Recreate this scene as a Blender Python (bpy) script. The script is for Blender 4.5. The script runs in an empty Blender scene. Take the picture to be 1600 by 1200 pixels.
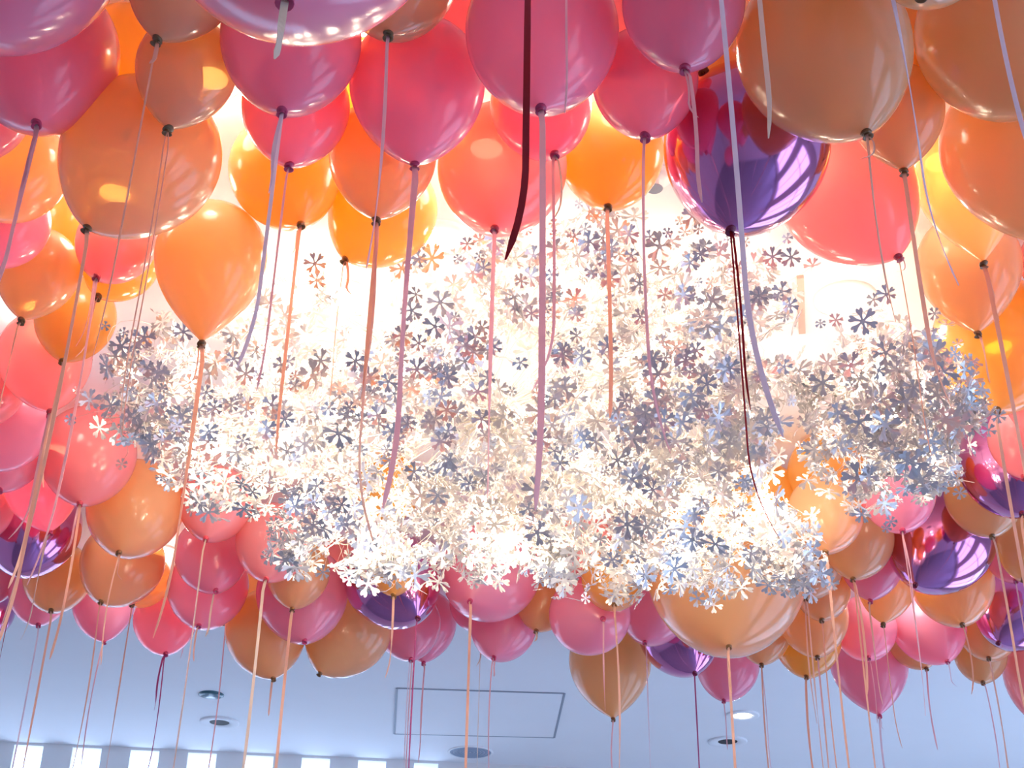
import bpy, math, random
from mathutils import Vector, Matrix, Quaternion
random.seed(7)
SC = bpy.context.scene
COL = SC.collection
S = 1.2                      # real-size factor of the distances in the table below
F = 2200.0                   # focal length in pixels of the 1600 px wide frame
PITCH, ROLL = math.radians(30), math.radians(1.0)
EYE = Vector((0, 0, 1.6))
CEIL = 1.6 + 1.75 * S        # ceiling height
fwd = Vector((0, math.cos(PITCH), math.sin(PITCH)))
up0 = Vector((0, -math.sin(PITCH), math.cos(PITCH)))
rt0 = Vector((1, 0, 0))
RT = rt0 * math.cos(ROLL) + up0 * math.sin(ROLL)
UP = up0 * math.cos(ROLL) - rt0 * math.sin(ROLL)

def ray(x, y): return fwd + RT * ((x - 800) / F) + UP * ((600 - y) / F)
def at(x, y, d): return EYE + ray(x, y) * (d * S)
def on_ceiling(x, y, drop=0.0):
    r = ray(x, y); return EYE + r * ((CEIL - drop - EYE.z) / r.z)
def proj(p):
    v = p - EYE; d = v.dot(fwd)
    return 800 + F * v.dot(RT) / d, 600 - F * v.dot(UP) / d

# ------------------------------------------------------------------ camera
cam = bpy.data.cameras.new('camera'); co = bpy.data.objects.new('camera', cam); COL.objects.link(co)
M = Matrix((RT, UP, -fwd)).transposed().to_4x4(); M.translation = EYE
co.matrix_world = M
cam.sensor_width = 36; cam.lens = 36 * F / 1600; cam.clip_start = .05
SC.camera = co

# ------------------------------------------------------------------ materials
def mat(name):
    m = bpy.data.materials.new(name); m.use_nodes = True
    m.node_tree.nodes.clear(); return m, m.node_tree.nodes, m.node_tree.links
def principled(name, col, rough=.5, metal=0, coat=0, emit=None, es=0, noise=0, bump=0, nscale=30):
    m, N, L = mat(name)
    o = N.new('ShaderNodeOutputMaterial'); b = N.new('ShaderNodeBsdfPrincipled')
    b.inputs['Base Color'].default_value = (*col, 1); b.inputs['Roughness'].default_value = rough
    b.inputs['Metallic'].default_value = metal; b.inputs['Coat Weight'].default_value = coat
    if emit: b.inputs['Emission Color'].default_value = (*emit, 1); b.inputs['Emission Strength'].default_value = es
    if noise or bump:
        t = N.new('ShaderNodeTexCoord'); n = N.new('ShaderNodeTexNoise'); n.inputs['Scale'].default_value = nscale
        L.new(t.outputs['Object'], n.inputs['Vector'])
        if noise:
            mx = N.new('ShaderNodeMixRGB'); mx.inputs[1].default_value = (*[c * (1 - noise) for c in col], 1)
            mx.inputs[2].default_value = (*[min(1, c * (1 + noise)) for c in col], 1)
            L.new(n.outputs['Fac'], mx.inputs[0]); L.new(mx.outputs[0], b.inputs['Base Color'])
        if bump:
            bp = N.new('ShaderNodeBump'); bp.inputs['Strength'].default_value = bump
            L.new(n.outputs['Fac'], bp.inputs['Height']); L.new(bp.outputs[0], b.inputs['Normal'])
    L.new(b.outputs[0], o.inputs[0]); return m

def latex(name, col, glow, clear=.17, trans=.5):
    """thin rubber skin: part diffuse, part translucent, a little see-through, with a gloss coat"""
    m, N, L = mat(name)
    o = N.new('ShaderNodeOutputMaterial')
    oi = N.new('ShaderNodeObjectInfo'); hs = N.new('ShaderNodeHueSaturation'); hs.inputs['Color'].default_value = (*col, 1)
    mr = N.new('ShaderNodeMapRange'); mr.inputs[3].default_value = .9; mr.inputs[4].default_value = 1.08
    L.new(oi.outputs['Random'], mr.inputs[0]); L.new(mr.outputs[0], hs.inputs['Value'])
    d = N.new('ShaderNodeBsdfDiffuse'); L.new(hs.outputs[0], d.inputs[0])
    t = N.new('ShaderNodeBsdfTranslucent'); t.inputs[0].default_value = (*glow, 1)
    c = N.new('ShaderNodeBsdfTransparent'); c.inputs[0].default_value = (*[g ** .8 for g in glow], 1)
    g = N.new('ShaderNodeBsdfGlossy'); g.inputs['Roughness'].default_value = .16; g.inputs[0].default_value = (1, 1, 1, 1)
    m1 = N.new('ShaderNodeMixShader'); m1.inputs[0].default_value = trans; L.new(d.outputs[0], m1.inputs[1]); L.new(t.outputs[0], m1.inputs[2])
    m2 = N.new('ShaderNodeMixShader'); m2.inputs[0].default_value = clear; L.new(m1.outputs[0], m2.inputs[1]); L.new(c.outputs[0], m2.inputs[2])
    fr = N.new('ShaderNodeFresnel'); fr.inputs[0].default_value = 1.4
    geo = N.new('ShaderNodeNewGeometry')
    inv = N.new('ShaderNodeMath'); inv.operation = 'SUBTRACT'; inv.inputs[0].default_value = 1; L.new(geo.outputs['Backfacing'], inv.inputs[1])
    mu = N.new('ShaderNodeMath'); mu.operation = 'MULTIPLY'; L.new(fr.outputs[0], mu.inputs[0]); L.new(inv.outputs[0], mu.inputs[1])
    m3 = N.new('ShaderNodeMixShader'); L.new(mu.outputs[0], m3.inputs[0]); L.new(m2.outputs[0], m3.inputs[1]); L.new(g.outputs[0], m3.inputs[2])
    L.new(m3.outputs[0], o.inputs[0]); return m

LATEX = {
 'p': latex('pink_latex', (.95, .46, .70), (1, .32, .32)),
 's': latex('salmon_latex', (.95, .46, .54), (1, .36, .27)),
 't': latex('peach_latex', (.84, .56, .34), (1, .56, .17)),
 'a': latex('backlit_peach_latex', (.80, .46, .15), (1, .57, .07)),  # peach latex again, its strong backlight put into the colour
 'c': latex('cream_latex', (.72, .54, .38), (1, .62, .25)),
 'x': principled('purple_chrome', (.60, .20, .44), .11, 1.0, .3),
}
KNOT = {
 'p': principled('pink_rubber_knot', (.55, .05, .14), .35),
 's': principled('salmon_rubber_knot', (.6, .06, .09), .35),
 't': principled('brown_rubber_knot', (.22, .10, .03), .35),
 'a': principled('backlit_peach_rubber_knot', (.26, .11, .02), .35),  # knot of the peach balloons that carry the painted backlight
 'c': principled('tan_rubber_knot', (.2, .12, .05), .35),
 'x': principled('plum_rubber_knot', (.2, .01, .05), .3),
}
def satin(name, col):
    m, N, L = mat(name); o = N.new('ShaderNodeOutputMaterial')
    b = N.new('ShaderNodeBsdfPrincipled'); b.inputs['Base Color'].default_value = (*col, 1); b.inputs['Roughness'].default_value = .38
    t = N.new('ShaderNodeBsdfTranslucent'); t.inputs[0].default_value = (*col, 1)
    x = N.new('ShaderNodeMixShader'); x.inputs[0].default_value = .55
    L.new(b.outputs[0], x.inputs[1]); L.new(t.outputs[0], x.inputs[2]); L.new(x.outputs[0], o.inputs[0]); return m
RIB = {'pink': satin('pink_ribbon', (.92, .62, .63)), 'peach': satin('peach_ribbon', (.92, .62, .48)),
       'cream': satin('cream_ribbon', (.88, .74, .62)), 'red': satin('dark_red_ribbon', (.42, .02, .03)),
       'lilac': satin('lilac_ribbon', (.88, .76, .80)), 'magenta': satin('magenta_ribbon', (.6, .12, .32))}
M_CEIL = principled('ceiling_paint', (.86, .86, .87), .85, noise=.015, nscale=4)
M_WALL = principled('wall_paint', (.78, .77, .76), .8, noise=.02, nscale=3)
M_FLOOR = principled('pale_stone_floor', (.40, .42, .48), .35, noise=.08, nscale=2)
M_FRAME = principled('white_metal_frame', (.85, .85, .85), .4)
M_TRIM = principled('grey_line_trim', (.30, .33, .38), .5)
M_PALE = principled('pale_trim', (.62, .42, .36), .5)
M_DARK = principled('painted_lamp_shade', (.008, .008, .01), .6)  # near-black, stands in for the shade inside an unlit lamp
M_TEAL = principled('teal_lens', (.05, .14, .18), .2)
M_GRILLE = principled('grey_grille', (.30, .36, .46), .5)
M_FLOWER = principled('white_silver_metal', (.70, .67, .67), .30, .66, noise=.06, nscale=40)
M_WIRE = principled('thin_bright_wire', (.72, .66, .58), .35, .7)
M_BULB = principled('lit_bulb_glass', (1, .9, .75), .3, emit=(1, .82, .58), es=60)
M_PANE, N_, L_ = mat('window_glass')
o_ = N_.new('ShaderNodeOutputMaterial'); t_ = N_.new('ShaderNodeBsdfTransparent'); g_ = N_.new('ShaderNodeBsdfGlossy'); x_ = N_.new('ShaderNodeMixShader')
t_.inputs[0].default_value = (.95, .97, .97, 1); g_.inputs['Roughness'].default_value = .02; x_.inputs[0].default_value = .06
L_.new(t_.outputs[0], x_.inputs[1]); L_.new(g_.outputs[0], x_.inputs[2]); L_.new(x_.outputs[0], o_.inputs[0])
M_LAMP = principled('lit_downlight_lens', (1, 1, 1), .3, emit=(1, .93, .82), es=25)

# ------------------------------------------------------------------ mesh helpers
def mesh(name, V, Fc, m, smooth=False):
    me = bpy.data.meshes.new(name); me.from_pydata([tuple(v) for v in V], [], Fc); me.materials.append(m)
    if smooth: me.polygons.foreach_set('use_smooth', [True] * len(me.polygons))
    me.update(); return me
def link(name, me, parent=None, loc=None, **props):
    o = bpy.data.objects.new(name, me); COL.objects.link(o)
    if parent: o.parent = parent
    if loc is not None: o.location = loc
    for k, v in props.items():
        if v: o[k] = v
    return o
class MB:
    def __init__(s): s.V, s.F = [], []
    def add(s, V, Fc):
        b = len(s.V); s.V += [tuple(v) for v in V]; s.F += [tuple(i + b for i in f) for f in Fc]; return s
    def box(s, x0, y0, z0, x1, y1, z1):
        V = [(x, y, z) for z in (z0, z1) for y in (y0, y1) for x in (x0, x1)]
        return s.add(V, [(0, 2, 3, 1), (4, 5, 7, 6), (0, 1, 5, 4), (2, 6, 7, 3), (0, 4, 6, 2), (1, 3, 7, 5)])
    def lathe(s, prof, n=24, cap=False):
        V, Fc = [], []
        for r, z in prof:
            for k in range(n):
                a = 2 * math.pi * k / n; V.append((r * math.cos(a), r * math.sin(a), z))
        for i in range(len(prof) - 1):
            for k in range(n):
                k2 = (k + 1) % n
                Fc.append((i * n + k, i * n + k2, (i + 1) * n + k2, (i + 1) * n + k))
        if cap: Fc.append(tuple(range(n))[::-1]); Fc.append(tuple((len(prof) - 1) * n + k for k in range(n)))
        return s.add(V, Fc)
    def tube(s, pts, r, n=4):
        V, Fc = [], []
        for i, p in enumerate(pts):
            t = (pts[min(i + 1, len(pts) - 1)] - pts[max(i - 1, 0)]).normalized()
            a = t.cross(Vector((.31, .77, .55))).normalized(); b = t.cross(a)
            for k in range(n):
                an = 2 * math.pi * k / n; V.append(p + (a * math.cos(an) + b * math.sin(an)) * r)
        for i in range(len(pts) - 1):
            for k in range(n):
                k2 = (k + 1) % n; Fc.append((i * n + k, i * n + k2, (i + 1) * n + k2, (i + 1) * n + k))
        return s.add(V, Fc)
    def make(s, name, m, parent=None, loc=None, smooth=False, **props):
        return link(name, mesh(name, s.V, s.F, m, smooth), parent, loc, **props)

# ------------------------------------------------------------------ room (turned 6 degrees about the vertical)
YAW = math.radians(6)
RZ = Matrix.Rotation(YAW, 4, 'Z')
def room(o): o.matrix_world = RZ; return o
XL, XR, YB, YF = -5.2, 4.6, -3.6, 7.86
T = .2
room(MB().box(XL - T, YB - T, -T, XR + T, YF + T, 0).make('floor', M_FLOOR, kind='structure'))
room(MB().box(XL - T, YB - T, CEIL, XR + T, YF + T, CEIL + T).make('ceiling', M_CEIL, kind='structure'))
room(MB().box(XL - T, YB - T, 0, XL, YF + T, CEIL).make('wall_left', M_WALL, kind='structure'))
room(MB().box(XL, YB - T, 0, XR, YB, CEIL).make('wall_back', M_WALL, kind='structure'))
# right wall: four tall windows
wr = MB(); wins = [(-2.6, -.6), (.3, 2.2), (3.0, 4.9), (5.6, 7.3)]
Z0, Z1 = .25, 3.1
ys = [YB - T] + [v for w in wins for v in w] + [YF + T]
for i in range(0, len(ys), 2): wr.box(XR, ys[i], 0, XR + T, ys[i + 1], CEIL)
for a, b in wins: wr.box(XR, a, 0, XR + T, b, Z0); wr.box(XR, a, Z1, XR + T, b, CEIL)
room(wr.make('wall_right', M_WALL, kind='structure'))
def portal(x, y, z, rx, rz, w, h):
    l = bpy.data.lights.new('daylight_portal', 'AREA'); l.shape = 'RECTANGLE'; l.size = w; l.size_y = h; l.cycles.is_portal = True
    o = bpy.data.objects.new('daylight_portal', l); COL.objects.link(o)
    o.matrix_world = RZ @ Matrix.Translation((x, y, z)) @ Matrix.Rotation(rz, 4, 'Z') @ Matrix.Rotation(rx, 4, 'X')
for i, (a, b) in enumerate(wins):
    f = MB(); x = XR + .08
    f.box(x, a, Z0, x + .06, a + .06, Z1); f.box(x, b - .06, Z0, x + .06, b, Z1)
    f.box(x, a, Z0, x + .06, b, Z0 + .06); f.box(x, a, Z1 - .06, x + .06, b, Z1)
    f.box(x, (a + b) / 2 - .03, Z0, x + .06, (a + b) / 2 + .03, Z1); f.box(x, a, 2.2, x + .06, b, 2.26)
    wo = room(f.make('window_%d' % (i + 1), M_FRAME, kind='structure'))
    MB().box(x + .025, a + .01, Z0 + .01, x + .035, b - .01, Z1 - .01).make('pane', M_PANE, wo)
    portal(XR + .05, (a + b) / 2, (Z0 + Z1) / 2, math.radians(90), math.radians(90), b - a, Z1 - Z0)
# far wall: the left half is a run of fins with daylight between them, reaching the ceiling
FX0, FX1 = -4.9, .45
wf = MB(); wf.box(XL, YF, 0, FX0, YF + T, CEIL); wf.box(FX1, YF, 0, XR, YF + T, CEIL); wf.box(FX0, YF, 0, FX1, YF + T, 2.5); wf.box(FX0, YF, CEIL - .014, FX1, YF + T, CEIL)
room(wf.make('wall_far', M_WALL, kind='structure'))
win5 = MB(); win5.box(FX0, YF + .12, 2.5, FX1, YF + .18, 2.56)
w5 = room(win5.make('window_5', M_FRAME, kind='structure'))
MB().box(FX0, YF + .145, 2.5, FX1, YF + .155, CEIL - .014).make('pane', M_PANE, w5)
x = FX0 + .1
while x < FX1 - .1:
    link('mullion', mesh('mullion', *[(q := MB().box(x, YF, 2.56, x + .155, YF + .06, CEIL - .014)).V, q.F], M_WALL), w5)
    x += .31
portal((FX0 + FX1) / 2, YF + .19, (2.5 + CEIL) / 2, math.radians(90), math.radians(180), FX1 - FX0, CEIL - 2.5)

w = bpy.data.worlds.new('daylight'); SC.world = w; w.use_nodes = True
bg = w.node_tree.nodes['Background']; WN, WL = w.node_tree.nodes, w.node_tree.links
tc = WN.new('ShaderNodeTexCoord'); sx = WN.new('ShaderNodeSeparateXYZ'); cr = WN.new('ShaderNodeValToRGB')
WL.new(tc.outputs['Generated'], sx.inputs[0]); WL.new(sx.outputs[2], cr.inputs[0])
cr.color_ramp.elements[0].position = 0.0; cr.color_ramp.elements[0].color = (.42, .54, .80, 1)
cr.color_ramp.elements[1].position = .35; cr.color_ramp.elements[1].color = (.34, .58, 1, 1)
WL.new(cr.outputs[0], bg.inputs[0]); bg.inputs[1].default_value = 5.0

# ------------------------------------------------------------------ ceiling fittings
def disc_fitting(name, px, py, rad, kind, label, cat, group=None):
    p = on_ceiling(px, py)
    o = MB().lathe([(rad, 0), (rad, -.006), (rad * .93, -.009), (rad * .55, -.006), (rad * .5, -.002)], 40).make(
        name, M_CEIL, loc=p, smooth=True, label=label, category=cat, group=group)
    if kind == 'lit': MB().lathe([(rad * .55, -.004), (rad * .3, -.008), (.001, -.009)], 32).make('lens', M_LAMP, o, (0, 0, 0))
    if kind == 'dark': MB().lathe([(rad * .5, -.003), (rad * .3, -.0035), (.001, -.0035)], 32).make('shade_disc', M_DARK, o, (0, 0, 0))  # black disc painted as shade, the ceiling has no hole here
    return o
LG = 'ceiling downlights'
for (x, y, k, lb) in [
    (1320, 465, 'lit', 'glowing round downlight in the cream ceiling right of the flower cloud'),
    (1160, 1117, 'lit', 'glowing round downlight in the blue ceiling behind the hanging ribbons'),
    (690, 374, 'lit', 'round downlight in the ceiling beside the orange balloon above the flowers'),
    (534, 462, 'lit', 'round downlight in the ceiling above the left of the flower cloud'),
    (343, 1128, 'dark', 'unlit round downlight with a dark eye, lower left of the ceiling'),
    (1137, 1158, 'dark', 'unlit round downlight with a dark eye, below the glowing one')]:
    o = disc_fitting('downlight', x, y, .085 * S if k == 'dark' else .07 * S, k, lb, 'downlight', LG)
    if k == 'lit':
        l = bpy.data.lights.new('downlight_and_fill_glow', 'SPOT'); l.energy = 10; l.color = (1, .9, .75); l.spot_size = 2.2; l.shadow_soft_size = .05
        lo = bpy.data.objects.new('downlight_and_fill_glow', l); COL.objects.link(lo); lo.location = o.location + Vector((0, 0, -.03))
for n_, (x, y) in enumerate([(180, 300), (560, 60), (760, 230), (960, 90), (1260, 230), (1470, 250), (60, 480), (1560, 540), (90, 700), (250, 860), (1400, 880), (-40, 150), (330, 120)]):  # added lamps with no known fittings, put in so the balloon tops glow
    disc_fitting('downlight', x, y, .07, 'lit', 'added glowing disc unseen above the crowded balloons, brightens their tops', 'downlight', 'added fill lamps above the balloons')
    l = bpy.data.lights.new('downlight_and_fill_glow', 'POINT'); l.energy = 1.7; l.color = (1, .88, .7); l.shadow_soft_size = .06  # added fill light just under each disc
    lo = bpy.data.objects.new('downlight_and_fill_glow', l); COL.objects.link(lo); lo.location = on_ceiling(x, y) + Vector((0, 0, -.07))
p = on_ceiling(330, 1085)
MB().lathe([(.062, 0), (.062, -.004), (.05, -.01), (.001, -.012)], 32).make('ceiling_sensor', M_TEAL, loc=p, smooth=True,
    label='small teal oval sensor disc on the blue ceiling, above the dark-eyed downlight', category='sensor')
p = on_ceiling(735, 1175)
g = MB().lathe([(.125, 0), (.125, -.004), (.115, -.006), (.112, -.003)], 40).make('ceiling_speaker', M_CEIL, loc=p, smooth=True,
    label='round grey speaker grille in the blue ceiling below the square hatch', category='ceiling speaker')
q = MB()
for i in range(6): q.lathe([(.112 - i * .018, -.002), (.106 - i * .018, -.005), (.096 - i * .018, -.002)], 32)
q.make('grille', M_GRILLE, g, (0, 0, 0), smooth=True)
p = on_ceiling(1022, 276)
sp = MB().lathe([(.045, 0), (.045, -.004), (.03, -.009), (.012, -.01), (.012, -.03), (.001, -.03)], 28).make('fire_sprinkler', M_FRAME, loc=p, smooth=True,
    label='small white fire sprinkler on the ceiling beside the big purple balloon', category='sprinkler')
MB().lathe([(.001, -.038), (.018, -.038), (.02, -.036), (.006, -.03)], 20).make('deflector', M_GRILLE, sp, (0, 0, 0))
def hatch(corners, label, wd=.005, m=None):
    P = [on_ceiling(*c) for c in corners]; c0 = sum(P, Vector()) / 4
    b = MB()
    for i in range(4):
        a, e = P[i] - c0, P[(i + 1) % 4] - c0
        t = (e - a).normalized(); n = Vector((0, 0, 1)).cross(t) * wd
        V = [a - n, e - n, e + n, a + n]; V = V + [v + Vector((0, 0, -.004)) for v in V]
        b.add(V, [(0, 1, 2, 3), (7, 6, 5, 4), (0, 4, 5, 1), (1, 5, 6, 2), (2, 6, 7, 3), (3, 7, 4, 0)])
    o = b.make('access_hatch', m or M_TRIM, loc=c0, label=label, category='ceiling hatch')
    V = [(v - c0) * .985 for v in P]; V = [v + Vector((0, 0, z)) for z in (-.0005, -.003) for v in V]
    link('panel', mesh('panel', V, [(0, 1, 2, 3), (7, 6, 5, 4), (0, 4, 5, 1), (1, 5, 6, 2), (2, 6, 7, 3), (3, 7, 4, 0)], M_CEIL), o, (0, 0, 0))
hatch([(620, 1075), (882, 1083), (866, 1152), (616, 1146)], 'square flush access hatch with a thin dark outline in the blue ceiling')
p0, p1 = on_ceiling(1250, 430), on_ceiling(1253, 517); sd = (p1 - p0).cross(Vector((0, 0, 1))).normalized() * .009
V = [p0 - sd, p1 - sd, p1 + sd, p0 + sd]; V += [v + Vector((0, 0, -.01)) for v in V]
link('trim_1', mesh('trim_1', V, [(0, 1, 2, 3), (7, 6, 5, 4), (0, 4, 5, 1), (1, 5, 6, 2), (2, 6, 7, 3), (3, 7, 4, 0)], M_PALE), kind='structure')

# ------------------------------------------------------------------ balloons
# id, kind, silhouette centre x, y, radius, knot x, y (pixels of the photograph), distance
BAL = [
(1, 'p', 15, -110, 187, -20, 60, 1.916),
(8, 'p', 468, -190, 252, 446, -4, 1.215),
(24, 't', 1455, -90, 102, 1440, -10, 1.73),
(6, 'c', 285, -30, 86, 246, 61, 1.993),
(9, 'c', 620, -40, 98, 607, 53, 2.007),
(10, 'p', 455, 60, 112, 441, 173, 2.054),
(14, 'p', 847, 48, 122, 845, 169, 2.006),
(19, 'p', 1068, 5, 98, 1070, 105, 1.919),
(25, 't', 1560, 50, 133, 1612, 172, 2.153),
(23, 't', 1286, 75, 138, 1353, 207, 1.969),
(2, 'p', 62, 80, 127, 57, 192, 2.155),
(3, 'p', -45, 150, 100, -30, 238, 2.327),
(7, 'c', 292, 105, 80, 263, 201, 2.097),
(12, 'p', 652, 130, 107, 648, 256, 2.151),
(17, 'p', 1008, 125, 84, 1008, 212, 2.087),
(27, 't', 1402, 172, 74, 1412, 266, 2.263),
(13, 's', 700, 50, 92, 690, 130, 2.312),
(18, 's', 980, 45, 76, 970, 110, 2.192),
(11, 'p', 462, 165, 86, 452, 258, 2.222),
(15, 'p', 845, 165, 80, 866, 240, 2.347),
(5, 't', 222, 240, 125, 137, 356, 2.214),
(4, 'a', 205, 115, 115, 200, 205, 2.373),
(22, 'x', 1167, 225, 131, 1142, 358, 2.174),
(21, 't', 1118, 55, 72, 1100, 110, 2.224),
(122, 'a', 1155, 55, 68, 1150, 110, 2.342),
(26, 'a', 1432, 75, 82, 1440, 150, 2.343),
(30, 't', 1590, 225, 123, 1628, 378, 2.395),
(105, 't', 598, 240, 85, 588, 343, 2.303),
(107, 'a', 575, 150, 95, 600, 245, 2.437),
(103, 't', 330, 400, 88, 315, 536, 2.615),
(104, 'a', 445, 262, 88, 470, 346, 2.612),
(16, 's', 785, 260, 102, 773, 356, 2.513),
(20, 'a', 955, 235, 83, 950, 319, 2.565),
(28, 's', 1322, 298, 109, 1403, 401, 2.557),
(29, 't', 1512, 275, 84, 1536, 408, 2.612),
(106, 'a', 600, 325, 84, 540, 402, 2.714),
(101, 't', 25, 262, 84, -10, 335, 2.488),
(100, 'p', 10, 346, 70, -15, 412, 2.62),
(98, 's', 182, 378, 63, 152, 432, 2.66),
(99, 'a', 190, 408, 60, 154, 463, 2.8),
(31, 't', 1513, 408, 82, 1527, 517, 2.837),
(95, 't', 60, 420, 66, 34, 500, 2.751),
(102, 'a', 100, 345, 50, 95, 395, 2.833),
(33, 's', 1645, 400, 52, 1620, 445, 2.882),
(96, 'a', 118, 495, 64, 98, 563, 2.998),
(32, 'a', 1560, 535, 105, 1558, 640, 3.012),
(92, 's', 70, 556, 74, 78, 642, 3.12),
(94, 's', -20, 600, 62, -25, 660, 3.193),
(34, 's', 1650, 598, 86, 1625, 680, 3.162),
(90, 'p', 0, 665, 75, 76, 650, 3.346),
(91, 'p', 10, 705, 60, 0, 765, 3.524),
(35, 's', 1605, 680, 62, 1600, 745, 3.323),
(88, 's', 138, 708, 76, 125, 786, 3.559),
(89, 'p', 65, 758, 58, 78, 832, 3.717),
(36, 'x', 1578, 722, 82, 1597, 802, 3.515),
(38, 'p', 1402, 768, 60, 1410, 828, 3.428),
(37, 't', 1537, 772, 62, 1550, 837, 3.709),
(42, 't', 1290, 800, 60, 1290, 862, 3.473),
(43, 'a', 1292, 738, 62, 1285, 800, 3.633),
(44, 'a', 1195, 780, 58, 1190, 840, 3.684),
(93, 's', -30, 790, 52, -20, 840, 3.762),
(85, 'x', 52, 818, 77, 30, 891, 3.95),
(81, 't', 212, 792, 76, 186, 863, 3.71),
(73, 's', 338, 785, 58, 322, 841, 3.746),
(72, 's', 428, 845, 60, 416, 904, 3.78),
(45, 't', 1340, 842, 57, 1333, 904, 3.837),
(40, 'x', 1470, 837, 85, 1430, 909, 3.897),
(39, 't', 1618, 850, 60, 1600, 905, 3.957),
(119, 'p', 1582, 862, 46, 1587, 906, 4.134),
(51, 't', 1135, 890, 126, 1139, 1010, 3.892),
(52, 't', 1268, 882, 50, 1259, 934, 4.026),
(46, 'p', 1362, 878, 50, 1360, 938, 4.066),
(65, 'a', 615, 888, 38, 615, 930, 3.841),
(64, 'x', 612, 904, 75, 652, 965, 4.029),
(62, 'p', 768, 888, 78, 735, 935, 4.15),
(59, 'a', 958, 903, 50, 960, 943, 3.988),
(58, 'p', 921, 960, 64, 942, 967, 4.144),
(80, 't', 192, 878, 66, 158, 940, 4.081),
(74, 'p', 330, 865, 58, 337, 922, 3.969),
(75, 'p', 325, 915, 64, 311, 977, 4.145),
(71, 't', 466, 893, 50, 457, 951, 3.913),
(70, 'p', 472, 926, 72, 476, 1001, 4.097),
(69, 't', 415, 985, 64, 427, 1060, 4.239),
(68, 't', 545, 985, 67, 500, 1052, 4.286),
(48, 't', 1285, 922, 44, 1284, 968, 4.15),
(49, 't', 1270, 963, 56, 1277, 1026, 4.296),
(47, 't', 1385, 915, 45, 1380, 975, 4.185),
(41, 't', 1487, 905, 66, 1503, 972, 4.228),
(115, 'x', 1590, 945, 68, 1560, 1000, 4.381),
(79, 't', 226, 905, 42, 207, 944, 4.258),
(83, 't', 90, 900, 54, 80, 953, 4.236),
(84, 'p', 62, 925, 48, 60, 976, 4.378),
(86, 'p', -8, 895, 40, -5, 940, 4.42),
(87, 'x', -18, 950, 42, -5, 985, 4.667),
(82, 'p', 162, 943, 48, 163, 1000, 4.583),
(76, 't', 362, 925, 50, 352, 972, 4.461),
(77, 'p', 258, 968, 50, 259, 1021, 4.352),
(78, 'p', 285, 932, 46, 288, 975, 4.53),
(56, 'p', 1022, 952, 53, 1008, 1003, 4.432),
(60, 't', 850, 938, 44, 838, 985, 4.293),
(55, 'x', 1060, 985, 64, 1085, 1048, 4.617),
(57, 't', 953, 1028, 65, 958, 1120, 4.836),
(61, 'p', 787, 978, 52, 772, 1027, 4.388),
(63, 'p', 745, 940, 43, 751, 981, 4.543),
(66, 'p', 637, 974, 52, 642, 1030, 4.458),
(67, 'p', 664, 970, 50, 662, 1033, 4.654),
(53, 't', 1192, 988, 44, 1190, 1038, 4.391),
(54, 'p', 1137, 1036, 50, 1131, 1092, 4.956),
(50, 'a', 1262, 1000, 53, 1260, 1057, 4.472),
(114, 'p', 1352, 980, 50, 1357, 1027, 4.51),
(111, 'p', 1450, 975, 59, 1480, 1033, 4.549),
(112, 't', 1428, 1000, 42, 1447, 1044, 4.718),
(113, 'p', 1357, 1030, 62, 1374, 1115, 4.833),
(116, 't', 1545, 983, 48, 1545, 1028, 4.597),
(117, 't', 1532, 1022, 42, 1536, 1066, 4.732),
(118, 's', 1642, 1040, 76, 1620, 1125, 4.785),
(121, 's', 912, 848, 48, 905, 892, 4.119),
(123, 'a', 1072, 866, 45, 1065, 905, 4.192),
(124, 'a', 608, 758, 52, 610, 805, 3.804),
(125, 's', 525, 890, 45, 520, 925, 4.329),
(201, 's', 805, -235, 150, 817, -70, 1.298),
(202, 'p', 885, -300, 150, 879, -110, 1.434),
(203, 'p', 1110, -270, 150, 1120, -90, 1.523),
(204, 't', 1235, -245, 140, 1176, -85, 1.67),
(205, 't', 1385, -270, 145, 1370, -95, 1.792),
(206, 'p', 1560, -290, 150, 1542, -120, 1.903)
]
def balloon_mesh(kind, L):
    prof = []
    n = 22; p = .80 + (L - 1.4) * .8
    for i in range(n + 1):
        a = math.pi / 2 * i / n; prof.append((max(.0005, math.sin(a)), -1.03 * math.cos(a)))
    for i in range(1, 27):
        u = i / 26.0
        prof.append((max((1 - u ** 2) ** p if u < 1 else 0, .035), u * L))
    b = MB().lathe([(r, -z) for r, z in prof], 56)      # knot end towards -z
    me = mesh('balloon_' + kind, b.V, [f[::-1] for f in b.F], LATEX[kind], True)
    q = me.polygons[56 * 12]
    if q.normal.dot(q.center) < 0: me.flip_normals()    # normals point outwards
    return me
LS = (1.4, 1.5, 1.6, 1.7, 1.8)
BM = {(k, L): balloon_mesh(k, L) for k in LATEX for L in LS}
def knot_mesh(kind):
    b = MB()
    b.lathe([(.03, .045), (.038, .02), (.062, .012), (.075, -.008), (.066, -.03), (.04, -.04), (.032, -.052), (.05, -.075), (.078, -.098), (.07, -.102), (.02, -.06)], 14)
    V, Fc = [], []
    for i in range(14):
        a = 2 * math.pi * i / 14
        for j in range(6):
            c = 2 * math.pi * j / 6
            V.append(((.058 + .024 * math.cos(c)) * math.cos(a), (.058 + .024 * math.cos(c)) * math.sin(a), -.02 + .026 * math.sin(c) + .028 * math.cos(a)))
    for i in range(14):
        for j in range(6): Fc.append((i * 6 + j, i * 6 + (j + 1) % 6, ((i + 1) % 14) * 6 + (j + 1) % 6, ((i + 1) % 14) * 6 + j))
    b.add(V, Fc)
    return mesh('knot_' + kind, b.V, b.F, KNOT[kind], True)
KM = {k: knot_mesh(k) for k in KNOT}

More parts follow.
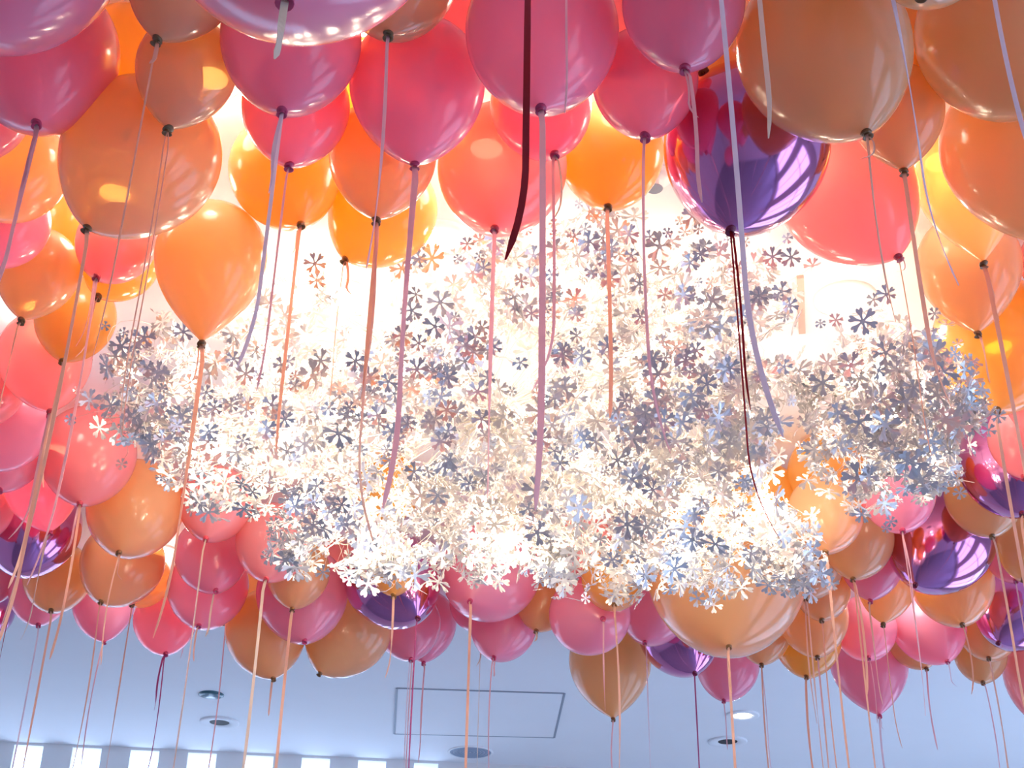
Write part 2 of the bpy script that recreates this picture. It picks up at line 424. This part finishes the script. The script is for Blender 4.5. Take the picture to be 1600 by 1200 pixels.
# ribbons of a balloon: (y where it ends in the photograph, colour, width mm, curl)
R_ = {
 2: [(470, 'pink', 8, .05), (300, 'pink', 7, .02)], 6: [(560, 'peach', 3, .02), (100, 'peach', 6, .02)], 7: [(640, 'peach', 2, .02), (690, 'peach', 2, .03)],
 5: [(985, 'peach', 8, .03)], 98: [(915, 'pink', 6, .05), (540, 'pink', 4, .04)], 99: [(560, 'peach', 5, .06)], 95: [(705, 'peach', 6, .02)],
 96: [(760, 'peach', 5, .03)], 100: [(720, 'pink', 6, .02)], 103: [(995, 'peach', 9, .05), (600, 'peach', 3, .05)],
 10: [(572, 'lilac', 6, .06), (302, 'lilac', 8, .02)], 11: [(612, 'pink', 4, .02)], 104: [(705, 'peach', 7, .01), (400, 'cream', 2, .03)],
 105: [(850, 'peach', 8, .1), (640, 'peach', 5, .01)], 106: [(460, 'peach', 6, .06), (640, 'peach', 2, .01)],
 12: [(795, 'pink', 9, .06), (445, 'pink', 8, .01)], 9: [(420, 'pink', 6, .01)], 16: [(780, 'pink', 9, .0)], 14: [(800, 'pink', 10, .02)],
 15: [(615, 'pink', 6, .1), (345, 'cream', 4, .04)], 17: [(712, 'pink', 5, .06)], 20: [(655, 'peach', 8, .01)], 19: [(320, 'pink', 6, .02), (182, 'pink', 3, .05)],
 22: [(850, 'red', 3, .12), (640, 'red', 4, .02)], 23: [(500, 'peach', 4, .01), (250, 'peach', 3, .06)], 27: [(640, 'peach', 8, .06)], 28: [(720, 'peach', 2, .02), (430, 'pink', 2, .05)],
 29: [(960, 'peach', 9, .01), (500, 'peach', 5, .03)], 31: [(598, 'peach', 6, .01)], 32: [(1010, 'peach', 8, .02)], 30: [(820, 'peach', 6, .02)],
 37: [(1120, 'peach', 7, .02)], 38: [(1118, 'pink', 6, .01), (968, 'pink', 5, .02)], 42: [(1230, 'peach', 7, .0), (1010, 'peach', 4, .02)],
 45: [(1087, 'peach', 7, .01), (1230, 'peach', 5, .0)], 52: [(1130, 'peach', 6, 0), (1210, 'peach', 7, 0)], 48: [(1230, 'peach', 4, 0)],
 49: [(1215, 'peach', 5, 0), (1130, 'pink', 4, 0)], 50: [(1240, 'peach', 8, .0)], 46: [(1100, 'peach', 6, .02)], 47: [(1168, 'peach', 3, .04)], 111: [(1073, 'lilac', 4, .06)],
 112: [(1172, 'pink', 6, .0)], 41: [(1085, 'peach', 5, .02)], 113: [(1240, 'lilac', 7, 0), (1140, 'lilac', 3, .05)], 51: [(1250, 'peach', 8, 0), (1082, 'peach', 6, .01)],
 54: [(1172, 'pink', 4, .01)], 53: [(1240, 'peach', 5, 0), (1210, 'lilac', 3, .02)], 55: [(1250, 'magenta', 5, .01)], 56: [(1230, 'lilac', 4, 0), (1040, 'pink', 4, .03)],
 57: [(1240, 'pink', 5, 0)], 58: [(1110, 'pink', 6, 0)], 59: [(1250, 'peach', 8, 0)], 60: [(1003, 'cream', 7, .02)], 61: [(1057, 'pink', 5, .01), (1230, 'pink', 4, .0)],
 63: [(1042, 'cream', 4, .03), (1240, 'cream', 3, 0)], 62: [(1230, 'peach', 9, 0)], 64: [(1250, 'magenta', 5, .01)], 66: [(1230, 'pink', 4, 0), (1200, 'lilac', 3, 0)],
 67: [(1192, 'pink', 7, .02)], 65: [(1060, 'peach', 8, .03)], 71: [(1250, 'peach', 9, .01)], 72: [(1240, 'cream', 9, .01)], 69: [(1118, 'peach', 7, .0)],
 73: [(1250, 'cream', 5, 0), (1235, 'lilac', 3, 0)], 74: [(995, 'cream', 6, .03)], 75: [(1033, 'peach', 5, .01)], 76: [(1230, 'pink', 4, 0)],
 77: [(1110, 'magenta', 7, .02), (1230, 'magenta', 4, .03)], 78: [(1028, 'pink', 3, .01)], 81: [(905, 'peach', 4, .05), (1040, 'peach', 4, 0)],
 80: [(1240, 'peach', 5, 0)], 79: [(1240, 'peach', 6, 0)], 82: [(1220, 'pink', 5, .0)], 83: [(1240, 'peach', 7, 0)], 84: [(1240, 'lilac', 5, 0)],
 85: [(1100, 'red', 4, .0)], 88: [(860, 'pink', 6, .05), (1030, 'peach', 7, .02)], 92: [(846, 'pink', 6, .1), (1010, 'peach', 8, .05)], 90: [(920, 'peach', 8, .05)],
 119: [(1030, 'pink', 5, .03)], 121: [], 114: [(1130, 'pink', 3, 0)], 116: [(1240, 'peach', 6, 0)], 117: [(1240, 'pink', 5, 0)], 89: [(1000, 'cream', 7, .06)],
 36: [(1110, 'peach', 7, 0)], 39: [(1100, 'peach', 7, 0)], 73.5: [],
 201: [(408, 'red', 8, .05)], 202: [(175, 'pink', 3, .01)], 203: [(680, 'lilac', 7, .08)], 204: [(216, 'cream', 8, .02)], 205: [(437, 'lilac', 9, .1)], 206: [(300, 'lilac', 8, .03)],
 8: [(92, 'cream', 7, .01)],
}
def ribbon(parent, knot, yend, col, wmm, curl, seed):
    rnd = random.Random(seed)
    lo, hi = .2, knot.z
    for _ in range(40):
        mid = (lo + hi) / 2
        if proj(Vector((knot.x, knot.y, mid)))[1] > yend: lo = mid
        else: hi = mid
    ln = knot.z - hi
    n = max(12, int(ln / .02)); ph = rnd.uniform(0, 6.28); sway = rnd.uniform(-.012, .012); az = rnd.uniform(0, 6.28)
    cdir = Vector((-1 if knot.x < .1 else 1, rnd.uniform(-.5, .5), 0)).normalized() * (1 if rnd.random() < .8 else -1)
    ox = Vector((rnd.uniform(-.006, .006), rnd.uniform(-.006, .006), 0))
    w = wmm * (.00036 if seed > 2000 else .00043) * S; th = .0004
    V, Fc = [], []
    tw0 = rnd.uniform(-.5, .5); tw = rnd.uniform(.3, 1.3) * rnd.choice((-1, 1))
    for i in range(n + 1):
        t = i / n
        e = max(0, (t - .72) / .28)
        c = Vector((0, 0, -ln * t)) + ox * min(1, t * 20) + Vector((math.cos(az), math.sin(az), 0)) * sway * math.sin(t * 3.1) + cdir * (curl * e * e * .35)
        ang = tw0 + tw * t + .25 * math.sin(t * 9 + ph)
        a = Vector((math.cos(ang), math.sin(ang), 0)); b = Vector((-a.y, a.x, 0))
        ww = w * (1 if i < n else .25)
        V += [c - a * ww - b * th, c + a * ww - b * th, c + a * ww + b * th, c - a * ww + b * th]
    for i in range(n):
        for k in range(4): Fc.append((i * 4 + k, i * 4 + (k + 1) % 4, i * 4 + 4 + (k + 1) % 4, i * 4 + 4 + k))
    Fc += [(3, 2, 1, 0), tuple(n * 4 + k for k in range(4))]
    o = link('ribbon', mesh('ribbon', V, Fc, RIB[col], False), parent)
    o.matrix_parent_inverse = parent.matrix_world.inverted(); o.location = knot
    return o

LAB = {
1: 'big pink balloon cut off by the top left corner of the photo',
8: 'huge pink balloon at the top edge, left of centre, showing its underside and white ribbon',
24: 'pale peach balloon peeping in at the top edge near the right corner',
6: 'cream balloon at the top edge with dark knot, left of the huge pink one',
9: 'cream balloon tucked behind the right side of the huge pink one at the top edge',
10: 'pink balloon just below the huge pink one, window glints on its right',
14: 'large pink balloon at top centre, a dark red ribbon hanging in front of it',
19: 'pink balloon at the top edge just above left of the big shiny purple balloon',
25: 'large peach balloon filling the top right corner, lilac ribbon across it',
23: 'largest peach balloon at top right, overlapping the big shiny purple one, dark knot',
2: 'pink balloon with two ribbons, directly below the top left corner balloon',
3: 'pink balloon at the left edge behind the one with two ribbons',
7: 'tan balloon hanging below the dark knotted cream one, over the big peach balloon',
12: 'large pink balloon left of top centre with two wide pink ribbons',
17: 'pink balloon touching the left of the big shiny purple balloon',
27: 'slim peach balloon between the two large peach ones at top right',
13: 'salmon pink balloon wedged between the two large pink ones at top centre',
18: 'salmon pink balloon glowing red behind the pink ones left of the big shiny purple',
11: 'small pink balloon hanging behind the pink one below the huge pink balloon',
15: 'small pink balloon right behind and below the large top centre pink one',
107: 'amber-lit peach balloon glimpsed behind the gap left of the large two ribboned pink one',
5: 'large peach balloon at upper left with dark knot at its lower left',
4: 'dark amber-lit peach balloon filling the gap behind the large upper left peach balloon',
22: 'big shiny purple chrome balloon at upper right with dark red ribbons',
21: 'peach balloon barely showing above left of the big shiny purple one',
122: 'amber-lit peach balloon showing as a sliver above the big shiny purple balloon',
26: 'amber-lit peach balloon glowing in the gap between the large peach balloons at top right',
30: 'peach balloon at the right edge below the top right corner one',
105: 'peach balloon with a long double ribbon, overlapping the bright amber-lit one above the flowers',
103: 'upright golden peach balloon hanging alone in front of the left of the flower cloud',
104: 'amber-lit peach balloon right above the upright golden one, below the small pink pair',
16: 'wide salmon balloon above the middle of the flower cloud, knot at bottom',
20: 'amber-lit peach balloon above the flowers, between the salmon one and the big shiny purple',
28: 'wide salmon balloon on the cream ceiling right of the big shiny purple one',
29: 'peach balloon near the right edge with white streak and a long wide ribbon',
106: 'bright amber-lit peach balloon above the flowers with a short curled ribbon',
101: 'peach balloon at the left edge below the pink pair',
100: 'pink balloon at the left edge with a glossy streak, below a peach one',
98: 'salmon balloon with magenta knot beneath the large upper left peach balloon',
99: 'amber-lit peach balloon peeping out beneath the magenta knotted salmon one',
31: 'pale peach balloon hanging below the white streaked one near the right edge',
95: 'golden peach balloon at left edge, dark knot, below the glossy pink one',
102: 'small bright amber-lit sliver of peach balloon behind the left edge pink and golden ones',
33: 'salmon balloon barely visible at the right edge beside the pale peach one',
96: 'amber-lit peach balloon left of the flower cloud, dark knot over the salmon balloon below',
32: 'wide glowing amber-lit peach balloon at the right edge beside the small flower cloud',
92: 'salmon balloon at left, just below the dark knotted amber-lit one',
94: 'salmon balloon cut by the left edge, behind the one below the amber-lit balloon',
34: 'pale salmon balloon cut by the right edge beside the small flower cloud',
90: 'pale pink balloon at the left edge, level with the bottom left of the flowers',
91: 'pink balloon just below and behind the pale pink one at the left edge',
35: 'red glowing salmon balloon at the right edge above the shiny purple one',
88: 'salmon balloon touching the lower left tip of the flower cloud, two ribbons',
89: 'small pink balloon resting over the top of the left edge shiny purple one',
36: 'shiny purple balloon at the right edge, uppermost of those there',
38: 'pink balloon tucked under the small flower cloud, two thin ribbons',
37: 'peach balloon under the uppermost right edge shiny purple one',
42: 'pale peach balloon between the bottoms of the two flower clouds',
43: 'bright yellow amber-lit peach balloon seen in the gap between the two flower clouds',
44: 'dark amber-lit peach balloon behind the right end of the wide flower cloud',
93: 'dark salmon balloon cut by the left edge behind the shiny purple one',
85: 'shiny purple balloon at the left edge with bright blue glint',
81: 'peach balloon below the lower left tip of the flower cloud, small dark knot',
73: 'salmon balloon under the left part of the flower cloud, thin white ribbons',
72: 'salmon balloon half hidden by flowers, wide white ribbon, right of the thin ribboned one',
45: 'peach balloon left of the large shiny purple one at lower right',
40: 'large shiny purple balloon under the small flower cloud, full of window reflections',
39: 'peach balloon at the right edge below the uppermost shiny purple one',
119: 'pink balloon at right edge, right of the large reflecting purple one',
51: 'biggest peach balloon behind the lower right of the wide flower cloud',
52: 'pale peach balloon right beside the biggest lower peach one, under the flowers',
46: 'small pink balloon left below the large reflecting purple one',
65: 'small amber-lit peach balloon in front of the shiny purple one under the flower cloud',
64: 'shiny purple balloon under the wide flower cloud with an amber-lit one before it',
62: 'wide pink balloon under the centre of the flower cloud, wide pale ribbon',
59: 'small peach balloon under the flowers overlapping a pink one facing its knot forward',
58: 'pink balloon with its knot facing forward, left of the biggest lower peach one',
80: 'tan balloon at lower left, below the peach one with small dark knot',
74: 'pink balloon directly behind the salmon one with thin white ribbons',
75: 'large pink balloon at lower left, beneath the one with a white knot tip',
71: 'small tan balloon under the flowers before a glossy violet pink one',
70: 'glossy violet pink balloon at lower left behind the small tan one',
69: 'tan balloon hanging over the blue ceiling, left of the tilted one',
68: 'tilted orange tan balloon against the blue ceiling, knot at its lower left',
48: 'small peach balloon right of the biggest lower peach one, behind ribbons',
49: 'peach balloon at lower right, dark knot, before a more orange one',
47: 'small peach balloon with white streak below the large reflecting purple one',
41: 'wide peach balloon just beneath the large reflecting purple one',
115: 'shiny purple balloon at the lower right edge',
79: 'small tan balloon behind the lower left pinks, above the blue ceiling',
83: 'tan balloon just below the left edge shiny purple one',
84: 'small pink balloon below the tan one near the left edge, dim knot',
86: 'small pink balloon cut by the left edge below the shiny purple one',
87: 'shiny purple balloon sliver at the left edge, lowest of the purples there',
82: 'pink balloon ending in a point over the blue ceiling, below the tan at lower left',
76: 'tan balloon peeping behind the large lower left pink one',
77: 'pink balloon with magenta ribbons, lowest of the lower left pinks',
78: 'small pink balloon with a brown looking knot behind the magenta ribboned one',
56: 'small pink balloon touching the left side of the biggest lower peach one',
60: 'small peach balloon between the two pinks under the flower cloud centre',
55: 'shiny purple balloon over the blue ceiling, below the biggest peach one',
57: 'pointed peach balloon hanging lowest at bottom centre over the blue ceiling',
61: 'pink balloon over the blue ceiling beneath the wide pink one',
63: 'little pink balloon tip beneath the wide pink one, white ribbons',
66: 'front one of two overlapping pink balloons right of the purple one, blue ceiling below',
67: 'rear one of two overlapping pink balloons right of the purple one, blue ceiling below',
53: 'small peach balloon tip at the right foot of the biggest lower peach one',
54: 'pink balloon over the blue ceiling, right of the lowest shiny purple one',
50: 'orange amber-lit peach balloon behind the dark knotted peach one at lower right',
114: 'pink balloon in front of the lowest large pink one at lower right',
111: 'pink balloon at lower right with white streak and lilac curl of ribbon',
112: 'peach balloon peeping below the streaked pink one at lower right',
113: 'large pink balloon hanging lowest at lower right with a lilac ribbon',
116: 'peach balloon beneath the lower right edge shiny purple one',
117: 'orange peach balloon hanging lowest near the right edge',
118: 'salmon pink balloon cut by the right edge at bottom right',
121: 'salmon balloon showing through a gap in the bottom of the wide flower cloud',
123: 'amber-lit peach balloon showing through the flowers above the biggest lower peach one',
124: 'amber-lit peach balloon glimpsed through wires in the middle of the wide flower cloud',
125: 'salmon balloon behind flowers at the lower left rim of the wide cloud',
201: 'salmon balloon above the frame, its dark red ribbon hanging in at top centre',
202: 'pink balloon above the frame, its thin pink ribbon crossing the top centre pink balloon',
203: 'pink balloon above the frame, its long lilac ribbon hanging past the big shiny purple',
204: 'peach balloon above the frame, short cream ribbon over the largest peach balloon',
205: 'peach balloon above the frame, wide lilac ribbon hanging left of the orange balloons',
206: 'pink balloon above the frame, lilac ribbon crossing the top right corner balloon'
}
CN = {'p': 'pink', 's': 'salmon pink', 't': 'peach', 'a': 'amber-lit peach', 'c': 'cream', 'x': 'shiny purple'}
for (i, kd, cx, cy, r, kx, ky, d) in BAL:
    C = at(cx, cy, d)
    R = (d * S) * r / F / math.sqrt(ray(cx, cy).length)
    k = ray(kx, ky); LL = min(LS, key=lambda q: abs(q - math.hypot(kx - cx, ky - cy) / r * 1.2)); L = LL * R; v = C - EYE
    a, b, c = k.dot(k), -2 * k.dot(v), v.dot(v) - L * L
    disc = b * b - 4 * a * c
    t = (-b - math.sqrt(disc)) / (2 * a) if disc > 0 else -b / (2 * a)
    t2 = (-b + math.sqrt(disc)) / (2 * a) if disc > 0 else t
    K1, K2 = EYE + k * t, EYE + k * t2
    # of the two places on the line of sight take the one nearer to straight below the balloon
    K = K1 if (K1 - C).normalized().z < (K2 - C).normalized().z else K2
    ax = (K - C).normalized()
    q = Vector((0, 0, -1)).rotation_difference(ax)
    sc = (K - C).length / L
    C.z = min(C.z, CEIL - R * 1.05)
    mw = Matrix.LocRotScale(C, q, Vector((R, R, R * (sc if .7 < sc < 1.4 else 1))))
    o = bpy.data.objects.new('balloon', BM[kd, LL]); COL.objects.link(o); o.matrix_world = mw
    o['label'] = LAB.get(i, CN[kd] + ' balloon'); o['category'] = 'balloon'
    o['group'] = 'helium balloons under the ceiling'
    kn = link('knot', KM[kd], o, (0, 0, -LL + .01)); kn.rotation_euler = (0, 0, i * 1.7); kn.scale = (.12 / R,) * 3
    kw = mw @ Vector((0, 0, -LL - .02 * .12 / R))
    for j, (ye, cl, wd, cu) in enumerate(R_.get(i, [])):
        if ye > ky + 15: ribbon(o, kw, ye, cl, wd, cu, i * 10 + j)

# ------------------------------------------------------------------ flower cloud chandeliers
def flower_geo(seed):
    rnd = random.Random(seed); V, Fc = [], []
    n = 6 if rnd.random() < .8 else 5
    cup = rnd.uniform(.0, .25); th = .012
    hw = .5 * 2 * math.pi / n
    k6 = 6 / n
    half = [(.10, .06), (.34, .08), (.52, .12 * k6), (.66, .20 * k6), (.80, .245 * k6), (.92, .225 * k6), (.985, .155 * k6), (.97, .08 * k6)]
    out = half + [(.84, 0)] + [(x, -y) for x, y in reversed(half)]
    def put(poly):
        b = len(V); m = len(poly)
        for s_ in (1, -1):
            for (x, y) in poly:
                rr = x * x + y * y; V.append((x, y, cup * rr + s_ * th))
        Fc.append(tuple(b + k for k in range(m))); Fc.append(tuple(b + m + k for k in reversed(range(m))))
        for k in range(m): Fc.append((b + (k + 1) % m, b + k, b + m + k, b + m + (k + 1) % m))
    for i in range(n):
        a = 2 * math.pi * i / n + rnd.uniform(-.06, .06); ca, sa = math.cos(a), math.sin(a); s_ = rnd.uniform(.92, 1.05)
        put([(s_ * (x * ca - y * sa), s_ * (x * sa + y * ca)) for x, y in out])
    put([(.18 * math.cos(2 * math.pi * k / 8), .18 * math.sin(2 * math.pi * k / 8)) for k in range(8)])
    return V, Fc
FG = [flower_geo(s) for s in range(8)]
FMESH = [mesh('flower', V, Fc, M_FLOWER) for V, Fc in FG]

def chandelier(lobes, bulbs, nflow, label, hang, extra=(), lo_bias=1.0, energy=10):
    cs = [(at(x, y, d), r / F * d * S) for x, y, r, d in lobes]
    base = sum((c for c, _ in cs), Vector()) / len(cs); base = Vector((on_ceiling(*hang).x, on_ceiling(*hang).y, CEIL))
    E = bpy.data.objects.new('flower_chandelier', None); COL.objects.link(E); E.location = base
    E['label'] = label; E['category'] = 'chandelier'
    wts = [r * r * (1 + lo_bias * max(0, (y - 560) / 200.0)) for x, y, r_, d in lobes for r in (r_,)]
    rnd = random.Random(len(lobes) * 7 + 1)
    fl = []; wires = MB()
    bad = 0
    while len(fl) < nflow:
        i = rnd.choices(range(len(cs)), wts)[0]; c, R = cs[i]
        n = Vector((rnd.gauss(0, 1), rnd.gauss(0, 1), rnd.gauss(0, 1))).normalized()
        rad = R * (rnd.uniform(.6, 1.04) if rnd.random() < .8 else rnd.uniform(.2, .7))
        p = c + Vector((n.x * rad, n.y * rad * 1.35, n.z * rad))
        if p.z > CEIL - .07: continue
        s_ = rnd.choice((.011, .015, .019, .023, .027, .031)) * S * rnd.uniform(.85, 1.15)
        fn = (n + Vector((rnd.gauss(0, .55), rnd.gauss(0, .55), rnd.gauss(0, .55)))).normalized()
        fl.append((p, s_, fn, rnd.uniform(0, 6.28), rnd.randrange(8), c))
    for (x, y, d, spx) in extra:
        p = at(x, y, d); s_ = spx / F * d * S
        fn = ((EYE - p).normalized() + Vector((rnd.gauss(0, .25), rnd.gauss(0, .25), rnd.gauss(0, .25)))).normalized()
        c = min(cs, key=lambda q: (q[0] - p).length)[0]
        fl.append((p, s_, fn, rnd.uniform(0, 6.28), rnd.randrange(8), c))
    # shape of every wire stem: from the flower in to its branch
    for (p, s_, fn, a, g, c) in fl:
        if rnd.random() < .55: continue
        e = p + (c - p) * rnd.uniform(.35, .9); m_ = (p + e) / 2 + Vector((rnd.gauss(0, .012), rnd.gauss(0, .012), rnd.gauss(0, .012)))
        wires.tube([p - base, m_ - base, e - base],   .0004 * S, 3)
    br = MB(); order = sorted(range(len(cs)), key=lambda k: cs[k][0].x)
    top = base + Vector((0, 0, -.02)); hubp = Vector((base.x, base.y, base.z - .28))
    for k_ in range(len(cs)):
        c, R = cs[k_]
        for _ in range(3):
            j = Vector((rnd.gauss(0, .03), rnd.gauss(0, .03), rnd.gauss(0, .03)))
            mid = (hubp + c) / 2 + j * 2 + Vector((0, 0, .05)); br.tube([(hubp * (1 - t) ** 2 + mid * 2 * t * (1 - t) + (c + j) * t * t) - base for t in [q / 10 for q in range(11)]], .0011 * S, 4)
        for _ in range(5):       # wire hoops inside each lobe
            u = Vector((rnd.gauss(0, 1), rnd.gauss(0, 1), rnd.gauss(0, 1))).normalized(); v_ = u.orthogonal().normalized(); rr = R * rnd.uniform(.5, .95); a0 = rnd.uniform(0, 6)
            pts = [c + (u * math.cos(a0 + t * .35) + v_ * math.sin(a0 + t * .35)) * rr for t in range(12)]
            pts = [Vector((q.x, q.y, min(q.z, CEIL - .03))) - base for q in pts]
            br.tube(pts, .0006 * S, 3)
    def z(x): return (0, 0, 0)
    wires.V and wires.make('wire_stems', M_WIRE, E, (0, 0, 0), kind='stuff')
    br.make('wire_branches', M_WIRE, E, (0, 0, 0), kind='stuff')
    MB().lathe([(.001, 0), (.07, 0), (.07, -.02), (.055, -.03), (.006, -.034), (.006, -.28), (.02, -.285), (.02, -.31), (.001, -.315)], 28).make('ceiling_rose', M_FRAME, E, (0, 0, 0), smooth=True)
    # the hundred that show largest are parts, the rest one mass
    sc_ = sorted(range(len(fl)), key=lambda k_: -(fl[k_][1] / (fl[k_][0] - EYE).dot(fwd) * abs(fl[k_][2].dot((EYE - fl[k_][0]).normalized())) * (1.6 - (fl[k_][0] - EYE).dot(fwd) / (4.2 * S))))
    nb = 99 if len(fl) > 99 else len(fl)
    front = set(sc_[:nb]) | set()
    rest = MB()
    for k_, (p, s_, fn, a, g, c) in enumerate(fl):
        mrot = Vector((0, 0, 1)).rotation_difference(fn).to_matrix().to_4x4() @ Matrix.Rotation(a, 4, 'Z')
        mx = Matrix.Translation(p - base) @ mrot @ Matrix.Scale(s_, 4)
        if k_ in front:
            o = link('flower', FMESH[g], E); o.matrix_basis = mx
        else:
            rest.add([mx @ Vector(v) for v in FG[g][0]], FG[g][1])
    rest.make('small_flowers', M_FLOWER, E, (0, 0, 0), kind='stuff')
    bm_ = MB().lathe([(.001, -.012), (.008, -.009), (.0105, 0), (.008, .009), (.004, .014), (.004, .024), (.001, .024)], 16)
    me = mesh('bulb', [tuple(q * S for q in v) for v in bm_.V], bm_.F, M_BULB, True)
    for (x, y, d) in bulbs:
        p = at(x, y, d); o = link('bulb', me, E, p - base)
        l = bpy.data.lights.new('bulb_glow', 'POINT'); l.energy = energy * (1.7 if y > 740 else .95 if y > 640 else .5); l.color = (1, .82, .58); l.shadow_soft_size = .03
        lo = bpy.data.objects.new('bulb_glow', l); COL.objects.link(lo); lo.location = p
        lo.location = p + Vector((0, 0, -.0))
    return E

A = [(235, 560, 80, 2.95), (200, 640, 55, 2.95), (330, 640, 100, 3.0), (280, 700, 55, 3.0), (430, 560, 100, 3.0), (480, 455, 50, 3.0), (430, 720, 95, 3.05), (560, 620, 120, 3.0),
     (540, 800, 95, 3.05), (460, 850, 50, 3.1), (700, 500, 120, 2.95), (690, 680, 120, 3.0), (660, 830, 85, 3.1), (590, 880, 50, 3.15), (760, 840, 75, 3.1), (780, 400, 60, 2.9), (860, 470, 110, 2.9),
     (930, 380, 70, 2.85), (900, 620, 140, 2.95), (850, 780, 110, 3.05), (880, 870, 65, 3.15), (1050, 440, 110, 2.85), (1060, 620, 140, 2.9), (1040, 790, 130, 3.0), (1100, 890, 60, 3.1),
     (980, 890, 50, 3.15), (1200, 850, 75, 3.05), (1170, 480, 75, 2.85), (1180, 620, 85, 2.9), (1140, 730, 95, 3.0), (1240, 590, 40, 2.9), (330, 770, 40, 3.05), (1250, 880, 50, 3.1)]
BL = [(1370, 560, 75, 2.85), (1455, 590, 75, 2.8), (1330, 680, 90, 2.9), (1430, 700, 85, 2.85), (1500, 640, 50, 2.8), (1360, 765, 45, 2.95), (1290, 600, 50, 2.9), (1470, 730, 40, 2.9)]
bulbsA = [(580, 850, 3.0), (820, 870, 3.0), (1060, 870, 3.0), (330, 700, 2.95), (1200, 790, 3.0), (410, 540, 3.0), (480, 480, 3.05), (300, 600, 3.0), (700, 560, 3.0), (850, 620, 3.0), (640, 770, 3.1), (760, 800, 3.1), (500, 790, 3.1), (920, 720, 3.0), (1050, 770, 3.05),
          (1150, 820, 3.1), (1000, 600, 2.95), (1100, 480, 2.9), (880, 460, 2.9), (560, 650, 3.05), (440, 690, 3.05)]
bulbsB = [(1400, 640, 2.9), (1330, 580, 2.9), (1440, 710, 2.9)]
ex = [(1236, 402, 2.7, 17), (1270, 415, 2.7, 14), (1230, 372, 2.7, 10), (492, 412, 2.8, 18), (495, 438, 2.8, 15), (655, 405, 2.75, 14), (905, 318, 2.75, 9), (927, 320, 2.75, 9),
      (140, 625, 2.9, 18), (120, 610, 2.9, 8), (110, 655, 2.9, 10), (1300, 912, 3.0, 12), (1255, 915, 3.0, 13), (540, 820, 2.75, 18), (490, 785, 2.75, 17), (515, 800, 2.75, 15), (680, 655, 2.7, 19),
      (688, 690, 2.7, 18), (1020, 765, 2.75, 18), (1010, 650, 2.7, 18), (1068, 460, 2.65, 18), (1000, 495, 2.65, 14), (1020, 560, 2.65, 16), (1140, 575, 2.65, 20), (1105, 600, 2.65, 18), (680, 510, 2.65, 20),
      (740, 550, 2.65, 20), (700, 590, 2.65, 18), (325, 690, 2.8, 16), (385, 640, 2.8, 14), (310, 640, 2.8, 15), (440, 570, 2.75, 14), (600, 630, 2.75, 17), (650, 460, 2.7, 14), (1130, 860, 2.9, 10),
      (1115, 945, 3.0, 15), (1090, 935, 3.0, 14), (915, 935, 3.0, 10), (630, 895, 3.0, 12), (545, 905, 3.05, 11), (190, 725, 2.95, 10), (262, 755, 3.0, 10)]
rf = random.Random(5)
for cx_, cy_, n_, sx_, sy_ in [(700, 540, 26, 60, 60), (300, 640, 20, 70, 50), (580, 600, 20, 50, 60), (900, 480, 22, 70, 70), (1110, 590, 18, 60, 50), (1020, 660, 12, 50, 30), (430, 620, 14, 50, 50),
                              (1120, 400, 14, 60, 40), (930, 380, 16, 50, 40), (760, 400, 14, 50, 35), (640, 650, 14, 50, 40), (230, 560, 10, 40, 40), (850, 700, 14, 120, 50), (500, 800, 8, 50, 30), (1190, 470, 10, 30, 50)]:
    for _ in range(n_):
        ex.append((rf.gauss(cx_, sx_ * .8), rf.gauss(cy_, sy_ * .8), rf.uniform(2.64, 2.74), rf.choice((9, 12, 14, 17, 19))))
exB = [(1348, 502, 2.7, 24), (1306, 500, 2.7, 12), (1282, 505, 2.7, 9), (1385, 460, 2.7, 16), (1365, 468, 2.75, 12), (1330, 570, 2.7, 22), (1478, 655, 2.7, 22), (1310, 645, 2.7, 18), (1357, 743, 2.75, 16),
       (1460, 490, 2.75, 11), (1425, 745, 2.8, 13), (1500, 770, 2.85, 12), (1495, 750, 2.85, 11), (1385, 825, 2.9, 9), (1392, 815, 2.9, 10), (1560, 650, 2.85, 13), (1545, 672, 2.85, 12), (1470, 525, 2.75, 10)]
chandelier(A, bulbsA, 3700, 'wide chandelier, a cloud of white metal flowers filling the middle', (760, 520), ex, .9, 4.1)
chandelier(BL, bulbsB, 640, 'smaller flower cloud chandelier at the right of the wide one', (1350, 600), exB, .5, 3.4)

# ------------------------------------------------------------------ view
vs = SC.view_settings; vs.view_transform = 'Standard'; vs.look = 'None'; vs.gamma = 1; vs.use_curve_mapping = False
vs.exposure = 0.42
SC.cycles.max_bounces = 12; SC.cycles.transparent_max_bounces = 12; SC.cycles.diffuse_bounces = 6; SC.cycles.transmission_bounces = 8
SC.cycles.use_denoising = True; SC.cycles.sample_clamp_indirect = 8
